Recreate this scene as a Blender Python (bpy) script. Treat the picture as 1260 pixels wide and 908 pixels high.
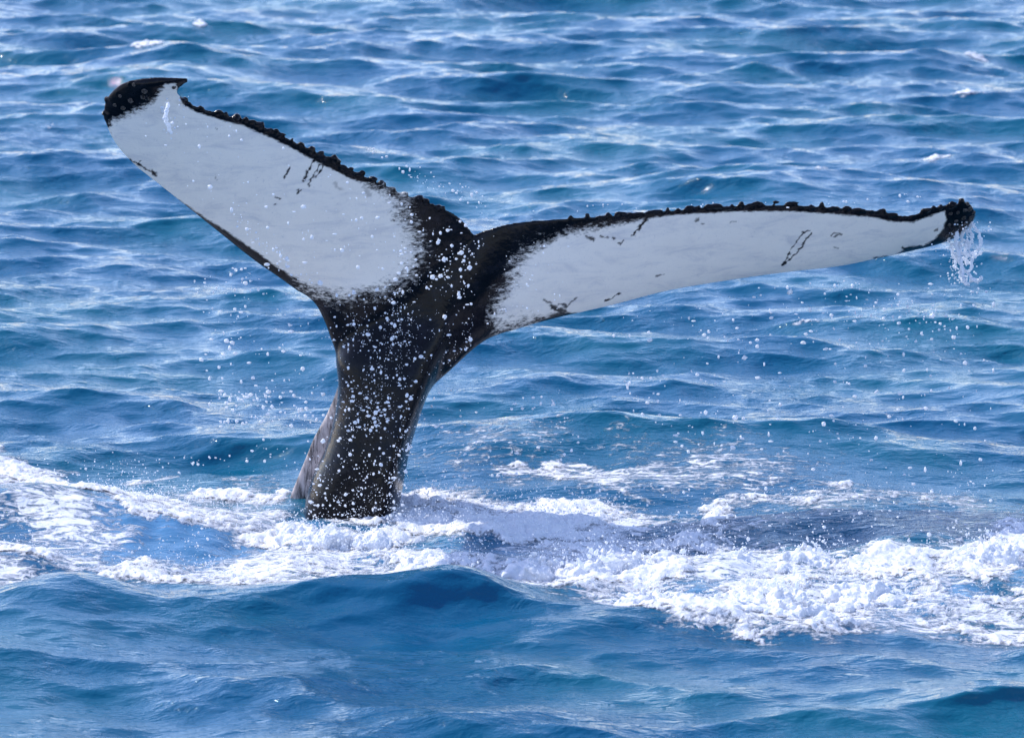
import bpy, bmesh, math, random
import numpy as np
from mathutils import Vector

for o in list(bpy.data.objects):
    bpy.data.objects.remove(o, do_unlink=True)
scene = bpy.context.scene
COL = scene.collection
R = math.radians

# ------------------------------------------------------------------ camera
CAM_Y, CAM_Z, PITCH, FPX = -29.30, 5.6, R(9.4), 7500.0
cam_d = bpy.data.cameras.new('camera')
cam_d.sensor_width = 36.0
cam_d.lens = FPX / 1260.0 * 36.0
cam_d.clip_start = 0.5
cam_d.clip_end = 12000
cam_d.dof.use_dof = True
cam_d.dof.focus_distance = 29.6
cam_d.dof.aperture_fstop = 6.3
cam = bpy.data.objects.new('camera', cam_d)
COL.objects.link(cam)
cam.location = (0, CAM_Y, CAM_Z)
cam.rotation_euler = (math.pi / 2 - PITCH, 0, 0)
scene.camera = cam

# ------------------------------------------------------------------ sky, sun, exposure
SUN_EL, SUN_AZ = R(46), R(-60)          # azimuth from +Y (away from camera), negative = left
world = bpy.data.worlds.new('World')
scene.world = world
world.use_nodes = True
wn = world.node_tree
bg = wn.nodes['Background']
sky = wn.nodes.new('ShaderNodeTexSky')
sky.sky_type = 'NISHITA'
sky.sun_disc = False
sky.sun_elevation = SUN_EL
sky.sun_rotation = SUN_AZ
sky.air_density = 1.0
sky.dust_density = 0.5
sky.ozone_density = 3.0
wb = wn.nodes.new('ShaderNodeMix'); wb.data_type = 'RGBA'; wb.blend_type = 'MULTIPLY'      # camera white balance of the whole sky
wb.inputs[0].default_value = 1.0; wb.inputs[7].default_value = (1.06, 0.96, 1.04, 1)
wn.links.new(sky.outputs['Color'], wb.inputs[6]); wn.links.new(wb.outputs[2], bg.inputs['Color'])
bg.inputs['Strength'].default_value = 0.15
sun_d = bpy.data.lights.new('sun', 'SUN')
sun_d.energy = 2.2
sun_d.angle = R(0.53)
sun_d.color = (1.0, 0.95, 0.88)
sun = bpy.data.objects.new('sun', sun_d)
COL.objects.link(sun)
sdir = Vector((math.sin(SUN_AZ) * math.cos(SUN_EL), math.cos(SUN_AZ) * math.cos(SUN_EL), math.sin(SUN_EL)))
sun.rotation_euler = (-sdir).to_track_quat('-Z', 'Y').to_euler()
sun.location = sdir * 60
vs = scene.view_settings
vs.view_transform = 'Standard'
vs.look = 'None'
vs.exposure = 1.0
vs.gamma = 1.0
vs.use_curve_mapping = False
scene.cycles.max_bounces = 6
scene.cycles.transparent_max_bounces = 8

# ------------------------------------------------------------------ survey helpers (photo measurements to metres)
CP, SP = math.cos(PITCH), math.sin(PITCH)
def world_at(px, py, Y):
    a = (px - 630.0) / FPX
    b = -(py - 454.0) / FPX
    dx, dy, dz = a, CP + b * SP, -SP + b * CP
    t = (Y - CAM_Y) / dy
    return np.array([dx * t, Y, CAM_Z + dz * t])
def on_water(px, py, z=0.0):
    a = (px - 630.0) / FPX
    b = -(py - 454.0) / FPX
    dx, dy, dz = a, CP + b * SP, -SP + b * CP
    t = (z - CAM_Z) / dz
    return np.array([dx * t, CAM_Y + dy * t])
def measure(P):
    """world points (n,3) -> measurement plane"""
    q = P - np.array([0, CAM_Y, CAM_Z])
    d = q[:, 1] * CP - q[:, 2] * SP
    u = q[:, 1] * SP + q[:, 2] * CP
    return 630 + FPX * q[:, 0] / d, 454 - FPX * u / d

rng = np.random.default_rng(11)

# ------------------------------------------------------------------ numpy noise
_perm = np.random.default_rng(3).permutation(4096)
_grad = np.random.default_rng(4).normal(size=(4096, 2))
_grad /= np.linalg.norm(_grad, axis=1)[:, None]
def perlin(x, y, seed=0):
    xi = np.floor(x).astype(np.int64); yi = np.floor(y).astype(np.int64)
    xf = x - xi; yf = y - yi
    def g(ix, iy, fx, fy):
        h = _perm[(_perm[(ix + seed * 57) & 4095] + iy) & 4095]
        gg = _grad[h]
        return gg[..., 0] * fx + gg[..., 1] * fy
    u = xf**3 * (xf * (xf * 6 - 15) + 10); v = yf**3 * (yf * (yf * 6 - 15) + 10)
    a = g(xi, yi, xf, yf); b = g(xi + 1, yi, xf - 1, yf)
    c = g(xi, yi + 1, xf, yf - 1); d = g(xi + 1, yi + 1, xf - 1, yf - 1)
    return (a + u * (b - a) + v * (c + u * (d - c) - (a + u * (b - a)))) * 1.5
def fbm(x, y, oct=4, seed=0, gain=0.5):
    s = 0; a = 1.0
    for i in range(oct):
        s = s + a * perlin(x * 2**i + 13.7 * i, y * 2**i - 7.1 * i, seed + i)
        a *= gain
    return s
def billow(x, y, oct=4, seed=0, gain=0.5):
    s = 0; a = 1.0; n = 0
    for i in range(oct):
        s = s + a * np.abs(perlin(x * 2**i + 3.7 * i, y * 2**i + 9.1 * i, seed + i))
        n += a; a *= gain
    return s / n
def sstep(a, b, x):
    t = np.clip((x - a) / (b - a), 0, 1)
    return t * t * (3 - 2 * t)

# ------------------------------------------------------------------ object helpers
def tag(o, label=None, cat=None, group=None, kind=None):
    if label: o['label'] = label
    if cat: o['category'] = cat
    if group: o['group'] = group
    if kind: o['kind'] = kind
    return o
def empty(name, loc=(0, 0, 0)):
    o = bpy.data.objects.new(name, None)
    o.empty_display_size = 0.2
    COL.objects.link(o); o.location = loc
    return o
def np_mesh(name, V, F, mat=None, smooth=True, attrs=None, parent=None):
    """V (n,3); F (m,3) or (m,4)"""
    me = bpy.data.meshes.new(name)
    n, m, k = len(V), len(F), F.shape[1]
    me.vertices.add(n); me.vertices.foreach_set('co', np.ascontiguousarray(V, dtype=np.float32).ravel())
    me.loops.add(m * k); me.loops.foreach_set('vertex_index', np.ascontiguousarray(F, dtype=np.int32).ravel())
    me.polygons.add(m); me.polygons.foreach_set('loop_start', np.arange(0, m * k, k, dtype=np.int32))
    me.update(calc_edges=True)
    if smooth:
        me.polygons.foreach_set('use_smooth', np.ones(m, dtype=bool))
    for an, av in (attrs or {}).items():
        at = me.attributes.new(an, 'FLOAT', 'POINT')
        at.data.foreach_set('value', np.ascontiguousarray(av, dtype=np.float32).ravel())
    me.validate()
    if mat: me.materials.append(mat)
    o = bpy.data.objects.new(name, me); COL.objects.link(o)
    if parent: o.parent = parent
    return o
def grid_faces(ny, nx):
    idx = np.arange(ny * nx).reshape(ny, nx)
    return np.stack([idx[:-1, :-1], idx[:-1, 1:], idx[1:, 1:], idx[1:, :-1]], -1).reshape(-1, 4)
def _ico(sub):
    bm = bmesh.new(); bmesh.ops.create_icosphere(bm, subdivisions=sub, radius=1)
    V = np.array([v.co[:] for v in bm.verts]); F = np.array([[v.index for v in f.verts] for f in bm.faces])
    bm.free(); return V, F
ICO1, ICO2 = _ico(1), _ico(2)
def balls(centres, radii, stretch=None, ico=ICO1, jit=0.25, rg=rng):
    V0, F0 = ico
    n = len(centres)
    S = np.ones((n, 3)) if stretch is None else stretch
    V = V0[None] * (1 + rg.normal(0, jit, (n, len(V0), 1)).clip(-.4, .4)) * S[:, None, :] * radii[:, None, None] + centres[:, None, :]
    F = F0[None] + (np.arange(n) * len(V0))[:, None, None]
    return V.reshape(-1, 3), F.reshape(-1, 3)
def remeshed(name, V, F, voxel, smooth_it=2):
    o = np_mesh(name + '_raw', V, F)
    md = o.modifiers.new('r', 'REMESH'); md.mode = 'VOXEL'; md.voxel_size = voxel; md.use_smooth_shade = True
    if smooth_it:
        sm = o.modifiers.new('s', 'SMOOTH'); sm.factor = 0.5; sm.iterations = smooth_it
    dg = bpy.context.evaluated_depsgraph_get()
    me = bpy.data.meshes.new_from_object(o.evaluated_get(dg))
    bpy.data.objects.remove(o, do_unlink=True)
    n = len(me.vertices); V = np.empty(n * 3, np.float32); me.vertices.foreach_get('co', V)
    N = np.empty(n * 3, np.float32); me.vertex_normals.foreach_get('vector', N)
    F = np.array([p.vertices[:] for p in me.polygons if len(p.vertices) == 4])
    bpy.data.meshes.remove(me)
    return V.reshape(-1, 3).astype(float), F, N.reshape(-1, 3).astype(float)

# ------------------------------------------------------------------ materials
class NT:
    def __init__(s, name):
        s.m = bpy.data.materials.new(name); s.m.use_nodes = True
        s.t = s.m.node_tree; s.p = s.t.nodes['Principled BSDF']; s.out = s.t.nodes['Material Output']
    def n(s, typ, **kw):
        nd = s.t.nodes.new('ShaderNode' + typ)
        for k, v in kw.items():
            if k[0] == '_': setattr(nd, k[1:], v)
        return nd
    def l(s, a, b): s.t.links.new(a, b)
    def val(s, sock, v):
        if hasattr(v, 'links') or hasattr(v, 'is_linked'): s.l(v, sock)
        else: sock.default_value = v
    def math(s, op, a, b=0.0, clamp=False):
        nd = s.n('Math', _operation=op, _use_clamp=clamp); s.val(nd.inputs[0], a); s.val(nd.inputs[1], b); return nd.outputs[0]
    def ramp(s, x, a, b, c=0.0, d=1.0):
        nd = s.n('MapRange', _interpolation_type='SMOOTHSTEP')
        s.val(nd.inputs[0], x); s.val(nd.inputs[1], a); s.val(nd.inputs[2], b); s.val(nd.inputs[3], c); s.val(nd.inputs[4], d)
        return nd.outputs[0]
    def mix(s, f, a, b):
        nd = s.n('Mix', _data_type='RGBA'); s.val(nd.inputs[0], f); s.val(nd.inputs[6], a); s.val(nd.inputs[7], b); return nd.outputs[2]
    def attr(s, name): return s.n('Attribute', _attribute_name=name).outputs['Fac']
    def coord(s, scale=(1, 1, 1), rot=(0, 0, 0)):
        tc = s.n('TexCoord'); mp = s.n('Mapping'); mp.inputs['Scale'].default_value = scale; mp.inputs['Rotation'].default_value = rot
        s.l(tc.outputs['Object'], mp.inputs['Vector']); return mp.outputs[0]
    def noise(s, v, scale, detail=3, rough=0.5, dist=0.0):
        nd = s.n('TexNoise'); s.l(v, nd.inputs['Vector']); nd.inputs['Scale'].default_value = scale
        nd.inputs['Detail'].default_value = detail; nd.inputs['Roughness'].default_value = rough; nd.inputs['Distortion'].default_value = dist
        return nd.outputs['Fac']
    def bump(s, h, dist, strength=1.0, normal=None):
        nd = s.n('Bump'); s.l(h, nd.inputs['Height']); nd.inputs['Distance'].default_value = dist; nd.inputs['Strength'].default_value = strength
        if normal: s.l(normal, nd.inputs['Normal'])
        return nd.outputs[0]
def rgb(r, g, b): return (r, g, b, 1)

def mat_sea():
    t = NT('sea_water')
    body = rgb(0.001, 0.078, 0.165)
    aer = rgb(0.10, 0.26, 0.46)
    foamc = rgb(0.78, 0.79, 0.82)
    co = t.coord()
    # patches of slightly different depth tint
    pn = t.noise(co, 0.55, 2)
    base = t.mix(t.ramp(pn, 0.35, 0.7), body, rgb(0.001, 0.096, 0.155))
    base = t.mix(t.attr('aerated'), base, aer)
    # lacy foam: distorted cell edges and flecks
    v = t.n('TexVoronoi', _feature='DISTANCE_TO_EDGE'); v.inputs['Scale'].default_value = 11
    w = t.n('VectorMath', _operation='ADD')
    wn_ = t.n('TexNoise'); wn_.inputs['Scale'].default_value = 6; wn_.inputs['Detail'].default_value = 4; t.l(co, wn_.inputs['Vector'])
    ws = t.n('VectorMath', _operation='SCALE'); ws.inputs['Scale'].default_value = 0.22
    t.l(wn_.outputs['Color'], ws.inputs[0]); t.l(co, w.inputs[0]); t.l(ws.outputs[0], w.inputs[1]); t.l(w.outputs[0], v.inputs['Vector'])
    f = t.attr('lace')
    line = t.math('SUBTRACT', 1.0, t.ramp(v.outputs['Distance'], 0.0, 0.16))
    sc_ = t.coord((0.75, 1.5, 1.0), (0, 0, R(8)))
    fleck = t.noise(sc_, 13, 6, 0.70, 0.8)
    fine = t.noise(w.outputs[0], 45, 3, 0.6)
    x = t.math('ADD', fleck, t.math('MULTIPLY', f, 0.30))
    x = t.math('ADD', x, t.math('MULTIPLY', line, 0.07))
    x = t.math('ADD', x, t.math('MULTIPLY', t.math('SUBTRACT', fine, 0.5), 0.16))
    foam = t.math('MULTIPLY', t.ramp(x, 0.64, 0.84), t.ramp(f, 0.03, 0.25))
    foam = t.math('MULTIPLY', foam, 0.92)
    t.l(t.mix(foam, base, foamc), t.p.inputs['Base Color'])
    t.l(t.ramp(foam, 0, 1, 0.045, 0.75), t.p.inputs['Roughness'])
    t.p.inputs['IOR'].default_value = 1.333
    # wind ripples
    c1 = t.coord((0.8, 1.3, 1.0), (0, 0, R(14)))
    n1 = t.noise(c1, 9.0, 4, 0.55, 0.4)
    c2 = t.coord((0.7, 1.5, 1.0), (0, 0, R(-24)))
    n2 = t.noise(c2, 24.0, 3, 0.55, 0.2)
    gust = t.ramp(t.noise(co, 0.9, 2), 0.3, 0.7, 0.45, 1.25)
    h = t.math('ADD', t.math('MULTIPLY', n1, 0.020), t.math('MULTIPLY', n2, 0.009))
    h = t.math('MULTIPLY', h, gust)
    h = t.math('ADD', h, t.math('MULTIPLY', foam, 0.008))
    t.l(t.bump(h, 1.0, 1.0), t.p.inputs['Normal'])
    return t.m
def mat_foam(thin=True):
    t = NT('white_foam' if thin else 'white_splash')
    co = t.coord()
    n = t.noise(co, 70, 4, 0.65); n2 = t.noise(co, 18, 3, 0.6)
    t.l(t.mix(t.ramp(n2, 0.35, 0.65), rgb(0.70, 0.72, 0.76), rgb(0.82, 0.82, 0.83)), t.p.inputs['Base Color'])
    t.p.inputs['Roughness'].default_value = 0.6
    t.p.inputs['IOR'].default_value = 1.33
    t.p.inputs['Subsurface Weight'].default_value = 0.0
    h = t.math('ADD', t.math('MULTIPLY', n, 0.006), t.math('MULTIPLY', n2, 0.008))
    t.l(t.bump(h, 1.0, 1.0), t.p.inputs['Normal'])
    if thin:      # thin foam is broken into holes and lets the water show
        lace = t.noise(t.coord((1, 0.75, 1)), 34, 5, 0.7, 0.5)
        a = t.ramp(t.math('ADD', t.attr('thick'), t.math('MULTIPLY', t.math('SUBTRACT', lace, 0.5), 1.6)), -0.12, 0.42)
        t.l(a, t.p.inputs['Alpha'])
    return t.m
def mat_drop():
    t = NT('spray_water')
    t.p.inputs['Base Color'].default_value = rgb(0.90, 0.92, 0.95)
    t.p.inputs['Roughness'].default_value = 0.15
    t.p.inputs['IOR'].default_value = 1.33
    tr = t.n('BsdfTranslucent'); tr.inputs['Color'].default_value = rgb(0.92, 0.94, 0.97)
    mx = t.n('MixShader'); mx.inputs[0].default_value = 0.45
    t.l(t.p.outputs[0], mx.inputs[1]); t.l(tr.outputs[0], mx.inputs[2]); t.l(mx.outputs[0], t.out.inputs['Surface'])
    return t.m
def mat_whale():
    t = NT('whale_skin')
    co = t.coord()
    sd = t.attr('white_sd'); amp = t.attr('white_amp')
    n = t.noise(t.coord((1, 1, 1.6), (0, R(25), 0)), 26, 6, 0.68, 0.3)
    nf = t.noise(t.coord((0.45, 1, 1.2), (0, R(-35), 0)), 80, 4, 0.7, 0.6)
    d = t.math('ADD', sd, t.math('MULTIPLY', t.math('ADD', t.math('SUBTRACT', n, 0.5), t.math('MULTIPLY', t.math('SUBTRACT', nf, 0.5), 0.8)), amp))
    white = t.ramp(d, t.math('MULTIPLY', amp, -0.20), t.math('ADD', t.math('MULTIPLY', amp, 0.22), 0.08))
    white = t.math('MULTIPLY', white, t.math('SUBTRACT', 1.0, t.attr('scratch')))
    wn1 = t.noise(co, 3.0, 4, 0.6); wn2 = t.noise(t.coord((1, 1, 0.35)), 60, 3, 0.6)
    wc = t.mix(wn1, rgb(0.80, 0.74, 0.66), rgb(0.92, 0.86, 0.77))
    wc = t.mix(t.ramp(wn2, 0.60, 0.80, 0, 0.35), wc, rgb(0.50, 0.50, 0.54))
    wc = t.mix(t.ramp(t.noise(t.coord((0.6, 1, 2.2), (0, R(30), 0)), 7, 6, 0.7, 0.6), 0.45, 0.75, 0, 0.5), wc, rgb(0.46, 0.46, 0.50))
    wc = t.mix(t.ramp(t.noise(co, 120, 2, 0.5), 0.66, 0.74, 0, 0.30), wc, rgb(0.30, 0.30, 0.34))
    bn = t.noise(co, 14, 5, 0.65)
    bc = t.mix(t.ramp(bn, 0.45, 0.8), rgb(0.002, 0.002, 0.004), rgb(0.010, 0.010, 0.016))
    # sunlit strip painted pale on the peduncle's left side, broken by noise
    fk = t.attr('flank_sun')
    bc = t.mix(t.math('MULTIPLY', fk, t.ramp(t.noise(t.coord((2.5, 1, 0.5)), 16, 5, 0.7), 0.30, 0.60)), bc, rgb(0.48, 0.42, 0.41))
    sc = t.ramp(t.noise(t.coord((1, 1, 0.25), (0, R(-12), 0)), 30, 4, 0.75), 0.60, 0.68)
    bc = t.mix(t.math('MULTIPLY', t.attr('glint_streak'), sc), bc, rgb(0.40, 0.42, 0.46))  # painted highlight of the wet right ridge, and a white water streak
    t.l(t.mix(white, bc, wc), t.p.inputs['Base Color'])
    t.l(t.ramp(white, 0, 1, 0.15, 0.38), t.p.inputs['Roughness'])
    t.p.inputs['IOR'].default_value = 1.36; t.p.inputs['Specular IOR Level'].default_value = 0.3
    bh = t.math('ADD', t.math('MULTIPLY', t.noise(co, 45, 4, 0.6), 0.0025), t.math('MULTIPLY', t.noise(co, 9, 3), 0.008))
    t.l(t.bump(bh, 1.0, 0.7), t.p.inputs['Normal'])
    return t.m
def mat_barnacle():
    t = NT('barnacle_shell')
    co = t.coord(); n = t.noise(co, 1.6, 4, 0.7); rnd = t.n('ObjectInfo').outputs['Random']
    t.l(t.mix(t.math('MULTIPLY', rnd, 0.6), t.mix(t.ramp(n, .35, .65), rgb(0.07, 0.06, 0.06), rgb(0.62, 0.53, 0.47)), rgb(0.03, 0.03, 0.032)), t.p.inputs['Base Color'])
    t.p.inputs['Roughness'].default_value = 0.55
    t.l(t.bump(n, 0.3, 1.0), t.p.inputs['Normal'])
    return t.m
M_SEA, M_FOAM, M_SPLASH, M_DROP, M_WHALE, M_BARN = mat_sea(), mat_foam(), mat_foam(False), mat_drop(), mat_whale(), mat_barnacle()

# ------------------------------------------------------------------ the sea surface
KW = 1500
lam = np.exp(rng.uniform(math.log(0.11), math.log(5.5), KW))
k = 2 * math.pi / lam
WIND = R(-98)
spread = np.where(lam > 1.2, 0.58, np.where(lam > 0.4, 0.66, 0.72))
th = WIND + rng.normal(0, 1, KW) * spread
dl = math.log(5.5 / 0.11) / KW
slopevar = 0.0185 * np.exp(-(lam / 2.4)**2) * np.where(lam < 0.28, 0.42, np.where(lam < 0.6, 0.75, 1.0))
amp = np.sqrt(2 * slopevar * dl) / k
ph = rng.uniform(0, 2 * math.pi, KW)
kx, ky = k * np.cos(th), k * np.sin(th)
BANDS = [(0.0, 0.35), (0.35, 1.1), (1.1, 99)]

def gauss(X, Y, px, py, sx, sy, h, rot=0.0):
    c = on_water(px, py); dx, dy = X - c[0], Y - c[1]
    if rot:
        dx, dy = dx * math.cos(rot) + dy * math.sin(rot), -dx * math.sin(rot) + dy * math.cos(rot)
    return h * np.exp(-0.5 * ((dx / sx)**2 + (dy / sy)**2))

def segdist(X, Y, pts):
    """distance (m) in the water plane to a polyline measured in the photo"""
    P = np.array([on_water(*p) for p in pts]); best = np.full(X.shape, 1e9)
    for a, b in zip(P[:-1], P[1:]):
        d = b - a; L = max(1e-9, d @ d)
        t = np.clip(((X - a[0]) * d[0] + (Y - a[1]) * d[1]) / L, 0, 1)
        best = np.minimum(best, np.hypot(X - a[0] - t * d[0], Y - a[1] - t * d[1]))
    return best
def inpoly(X, Y, pts):
    P = np.array([on_water(*p) for p in pts]); ins = np.zeros(X.shape, bool)
    n = len(P)
    for i in range(n):
        a, b = P[i], P[i - 1]
        c = ((a[1] > Y) != (b[1] > Y)) & (X < (b[0] - a[0]) * (Y - a[1]) / (b[1] - a[1] + 1e-12) + a[0])
        ins ^= c
    sd = segdist(X, Y, list(pts) + [pts[0]])
    return np.where(ins, sd, -sd)

def humps(X, Y):
    z = gauss(X, Y, 575, 738, 0.19, 0.16, 0.07, 0.12) + gauss(X, Y, 480, 745, 0.3, 0.2, 0.04) + gauss(X, Y, 690, 772, 0.28, 0.2, 0.06)          # near swell in front of the foam
    z += gauss(X, Y, 330, 752, 0.45, 0.26, 0.06)
    z += gauss(X, Y, 66, 745, 0.26, 0.24, 0.17, -0.2)
    z += gauss(X, Y, 1090, 636, 0.60, 0.34, 0.04, 0.10)         # lacy wave at the right
    z += gauss(X, Y, 70, 640, 0.55, 0.36, 0.15, -0.35)
    z += gauss(X, Y, 250, 662, 0.45, 0.6, -0.06)
    z += gauss(X, Y, 780, 585, 1.1, 0.7, 0.06)
    z += gauss(X, Y, 960, 556, 0.8, 0.5, 0.13)                  # teal swell behind the foam
    z += gauss(X, Y, 620, 556, 0.5, 0.45, 0.10)
    z += gauss(X, Y, 225, 90, 0.45, 1.0, 0.16)
    z += gauss(X, Y, 980, 258, 0.9, 0.9, 0.16, 0.1)
    return z
def churn(X, Y):
    """how strongly the whale has stirred the water up (0..1)"""
    m = sstep(-0.25, 0.5, inpoly(X, Y, [(40, 640), (260, 615), (500, 612), (760, 640), (1340, 655), (1340, 752), (830, 757), (640, 735), (560, 715), (430, 722), (200, 716), (40, 715)]))
    return m
FG = [(-60, 736), (30, 734), (120, 730), (158, 709), (200, 718), (300, 723), (430, 723), (480, 713), (530, 706), (575, 704), (620, 716), (680, 738), (740, 753), (815, 768)]

def surface(xs, ys):
    X, Y = np.meshgrid(xs, ys)
    Z = np.zeros_like(X); DX = np.zeros_like(X); DY = np.zeros_like(X)
    for i, (l0, l1) in enumerate(BANDS):
        s = (lam >= l0) & (lam < l1)
        ex = np.exp(1j * np.outer(kx[s], xs)); ey = np.exp(1j * (np.outer(ky[s], ys) + ph[s][:, None]))
        rad = (9.0, 20.0, 120.0)[i]
        rx = 1 - sstep(rad * 0.7, rad * 1.4, np.abs(xs)); ry = 1 - sstep(rad * 0.6 + 24 , rad * 1.3 + 26, np.abs(ys))
        win = np.outer(ry, rx)
        def summ(a): return (ey * a[:, None]).T @ ex
        c = summ(amp[s]);             Z += c.real * win
        c = summ(amp[s] * np.cos(th[s])); DX += -c.imag * win
        c = summ(amp[s] * np.sin(th[s])); DY += -c.imag * win
    ch = churn(X, Y)
    lean = 1.25 * Z                       # wind pushes the crests over: steep faces, gentle backs
    DX += lean * math.cos(WIND); DY += lean * math.sin(WIND)
    calm = 1 - 0.55 * sstep(-0.8, 0.6, inpoly(X, Y, [(30, 600), (330, 600), (520, 570), (860, 580), (1340, 610), (1340, 740), (830, 745), (560, 705), (30, 715)]))
    Z = Z * calm + humps(X, Y)
    lump = (fbm(X * 2.4, Y * 1.8, 3, 5) * 0.035 + fbm(X * 9, Y * 8, 3, 6) * 0.008) * ch
    Z = Z + lump
    lamb = 0.85
    return X, Y, X + DX * calm * lamb, Y + DY * calm * lamb, Z

# --- foam layout (dense whitewater), 0..1
def foam_density(X, Y):
    wx = X + 0.10 * fbm(X * 2.2, Y * 1.6, 3, 21); wy = Y + 0.28 * fbm(X * 2.0, Y * 1.5, 3, 31)
    f = np.zeros_like(X)
    def area(pts, soft, val):
        nonlocal f
        f = np.maximum(f, val * sstep(-soft, soft, inpoly(wx, wy, pts)))
    def stroke(pts, w, val):
        nonlocal f
        f = np.maximum(f, val * (1 - sstep(w * 0.4, w, segdist(wx, wy, pts))))
    area([(640, 672), (720, 655), (830, 668), (900, 680), (880, 720), (800, 742), (740, 735), (680, 722), (600, 700)], 0.25, 1.0)
    area([(880, 716), (960, 700), (1030, 715), (1030, 752), (930, 760), (850, 755)], 0.22, 1.0)
    area([(270, 668), (400, 655), (520, 668), (620, 690), (560, 708), (440, 722), (330, 716)], 0.30, 0.72)
    area([(500, 680), (590, 678), (620, 705), (540, 702)], 0.2, 0.95)
    area([(960, 678), (1040, 676), (1340, 682), (1340, 712), (1100, 722), (980, 705)], 0.3, 0.80)
    area([(1180, 655), (1345, 640), (1345, 690), (1170, 690)], 0.2, 0.95)
    area([(690, 742), (860, 725), (1340, 725), (1340, 775), (830, 782)], 0.25, 0.72)
    stroke([(497, 628), (560, 640), (640, 645), (720, 644)], 0.55, 0.98)
    stroke([(720, 644), (800, 652), (870, 660)], 0.4, 0.65)
    stroke([(-60, 560), (20, 585), (60, 608)], 0.35, 0.85)
    stroke([(88, 606), (140, 616), (200, 634)], 0.38, 0.90)
    stroke([(240, 636), (320, 633)], 0.28, 0.85)
    stroke([(262, 606), (318, 607)], 0.22, 0.75)
    stroke([(165, 587), (200, 584)], 0.16, 0.7)
    stroke([(-60, 672), (30, 684), (130, 692), (240, 708), (330, 716)], 0.40, 0.74)
    stroke([(345, 648), (395, 660)], 0.3, 0.85)
    stroke([(380, 655), (440, 664), (500, 652)], 0.28, 0.70)
    stroke([(850, 640), (960, 630), (1060, 622), (1180, 624)], 0.20, 0.60)
    stroke([(640, 596), (720, 600), (800, 604)], 0.22, 0.70)
    near = inpoly(X, Y, FG + [(850, 1100), (-400, 1100), (-400, 734)])
    return f * (1 - sstep(-0.10, 0.10, near))
CAPS = [  # small breaking crests: photo position, half width m, half depth m, strength, label
    (188, 60, 0.22, 0.40, 0.95, 'small bright whitecap above the left fluke tip, largest of the two side by side'),
    (241, 50, 0.09, 0.25, 0.85, 'tiny whitecap right of the bright one above the left fluke tip'),
    (1203, 129, 0.25, 0.32, 0.85, 'short white breaking crest near the upper right edge'),
    (1210, 84, 0.16, 0.35, 0.75, 'small faint whitecap highest up at the right edge'),
    (1145, 209, 0.28, 0.22, 0.75, 'thin whitecap strip just above the right fluke tip'),
    (1030, 226, 0.20, 0.20, 0.62, 'faint broken whitecap above the middle of the right fluke'),
    (60, 172, 0.24, 0.25, 0.55, 'faint whitecap at the left edge beside the left fluke tip'),
    (985, 388, 0.16, 0.14, 0.60, 'faint foam crest among droplets below the right fluke'),
]
def lace_density(X, Y):
    wx = X + 0.12 * fbm(X * 1.7, Y * 1.1, 3, 41); wy = Y + 0.4 * fbm(X * 1.6, Y * 1.0, 3, 51)
    f = np.zeros_like(X)
    def area(pts, soft, val):
        nonlocal f
        f = np.maximum(f, val * sstep(-soft, soft, inpoly(wx, wy, pts)))
    area([(500, 545), (640, 545), (860, 575), (1000, 590), (1000, 615), (760, 615), (560, 590)], 0.5, 0.55)
    area([(620, 582), (820, 592), (820, 610), (640, 604)], 0.35, 0.85)
    area([(830, 625), (1340, 620), (1340, 668), (840, 668)], 0.3, 0.50)
    area([(-50, 630), (300, 655), (520, 650), (1340, 665), (1340, 760), (830, 765), (620, 718), (430, 725), (-50, 712)], 0.35, 0.85)
    area([(30, 585), (360, 592), (360, 640), (30, 640)], 0.35, 0.45)
    area([(520, 640), (860, 645), (900, 680), (520, 690)], 0.4, 0.35)
    near = inpoly(X, Y, FG + [(850, 1100), (-400, 1100), (-400, 734)])
    f = f * (1 - sstep(-0.12, 0.12, near))
    pt = fbm(X * 1.3, Y * 0.8, 3, 61)
    return f * np.clip(0.85 + 0.9 * pt, 0.05, 1.25)

def ramp_axis(lo, hi, step_fn, far):
    a = [lo]
    while a[-1] < hi: a.append(a[-1] + step_fn(a[-1]))
    up = [a[-1]]; st = step_fn(hi)
    while up[-1] < far: st *= (1.05 if up[-1] < hi + 45 else 1.25); up.append(up[-1] + st)
    dn = [a[0]]; st = step_fn(lo)
    while dn[-1] > -far: st *= (1.07 if dn[-1] > lo - 15 else 1.25); dn.append(dn[-1] - st)
    return np.array(dn[:0:-1] + a + up[1:])
XS = ramp_axis(-5.6, 5.6, lambda v: 0.030, 6000.0)
YS = ramp_axis(-7.5, 26.5, lambda v: 0.020 if v < 2.5 else 0.020 + 0.0014 * (v - 2.5), 6000.0)
X, Y, PX, PY, PZ = surface(XS, YS)
core = (np.abs(X) < 7) & (Y > -9) & (Y < 10)
lace = np.zeros_like(X); aer = np.zeros_like(X)
ii = np.where(core.any(1))[0]; jj = np.where(core.any(0))[0]
sl = np.s_[ii[0]:ii[-1] + 1, jj[0]:jj[-1] + 1]
lace[sl] = lace_density(X[sl], Y[sl])
fd = foam_density(X[sl], Y[sl])
lace[sl] = np.maximum(lace[sl], np.clip(fd * 1.05, 0, 1))
a1 = 0.75 * sstep(-0.3, 0.4, inpoly(X[sl], Y[sl], [(330, 650), (500, 642), (720, 648), (860, 665), (700, 690), (520, 690), (340, 690)]))
a2 = 0.58 * sstep(-0.4, 0.5, inpoly(X[sl], Y[sl], [(20, 600), (330, 625), (800, 655), (900, 692), (1345, 696), (1345, 770), (820, 765), (560, 700), (20, 700)]))
near = inpoly(X[sl], Y[sl], FG + [(850, 1100), (-400, 1100), (-400, 734)])
aer[sl] = np.maximum(a1, a2) * (1 - sstep(-0.1, 0.1, near)) * np.clip(0.8 + 0.8 * fbm(X[sl] * 2, Y[sl] * 1.2, 3, 71), 0.1, 1.2)
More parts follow.
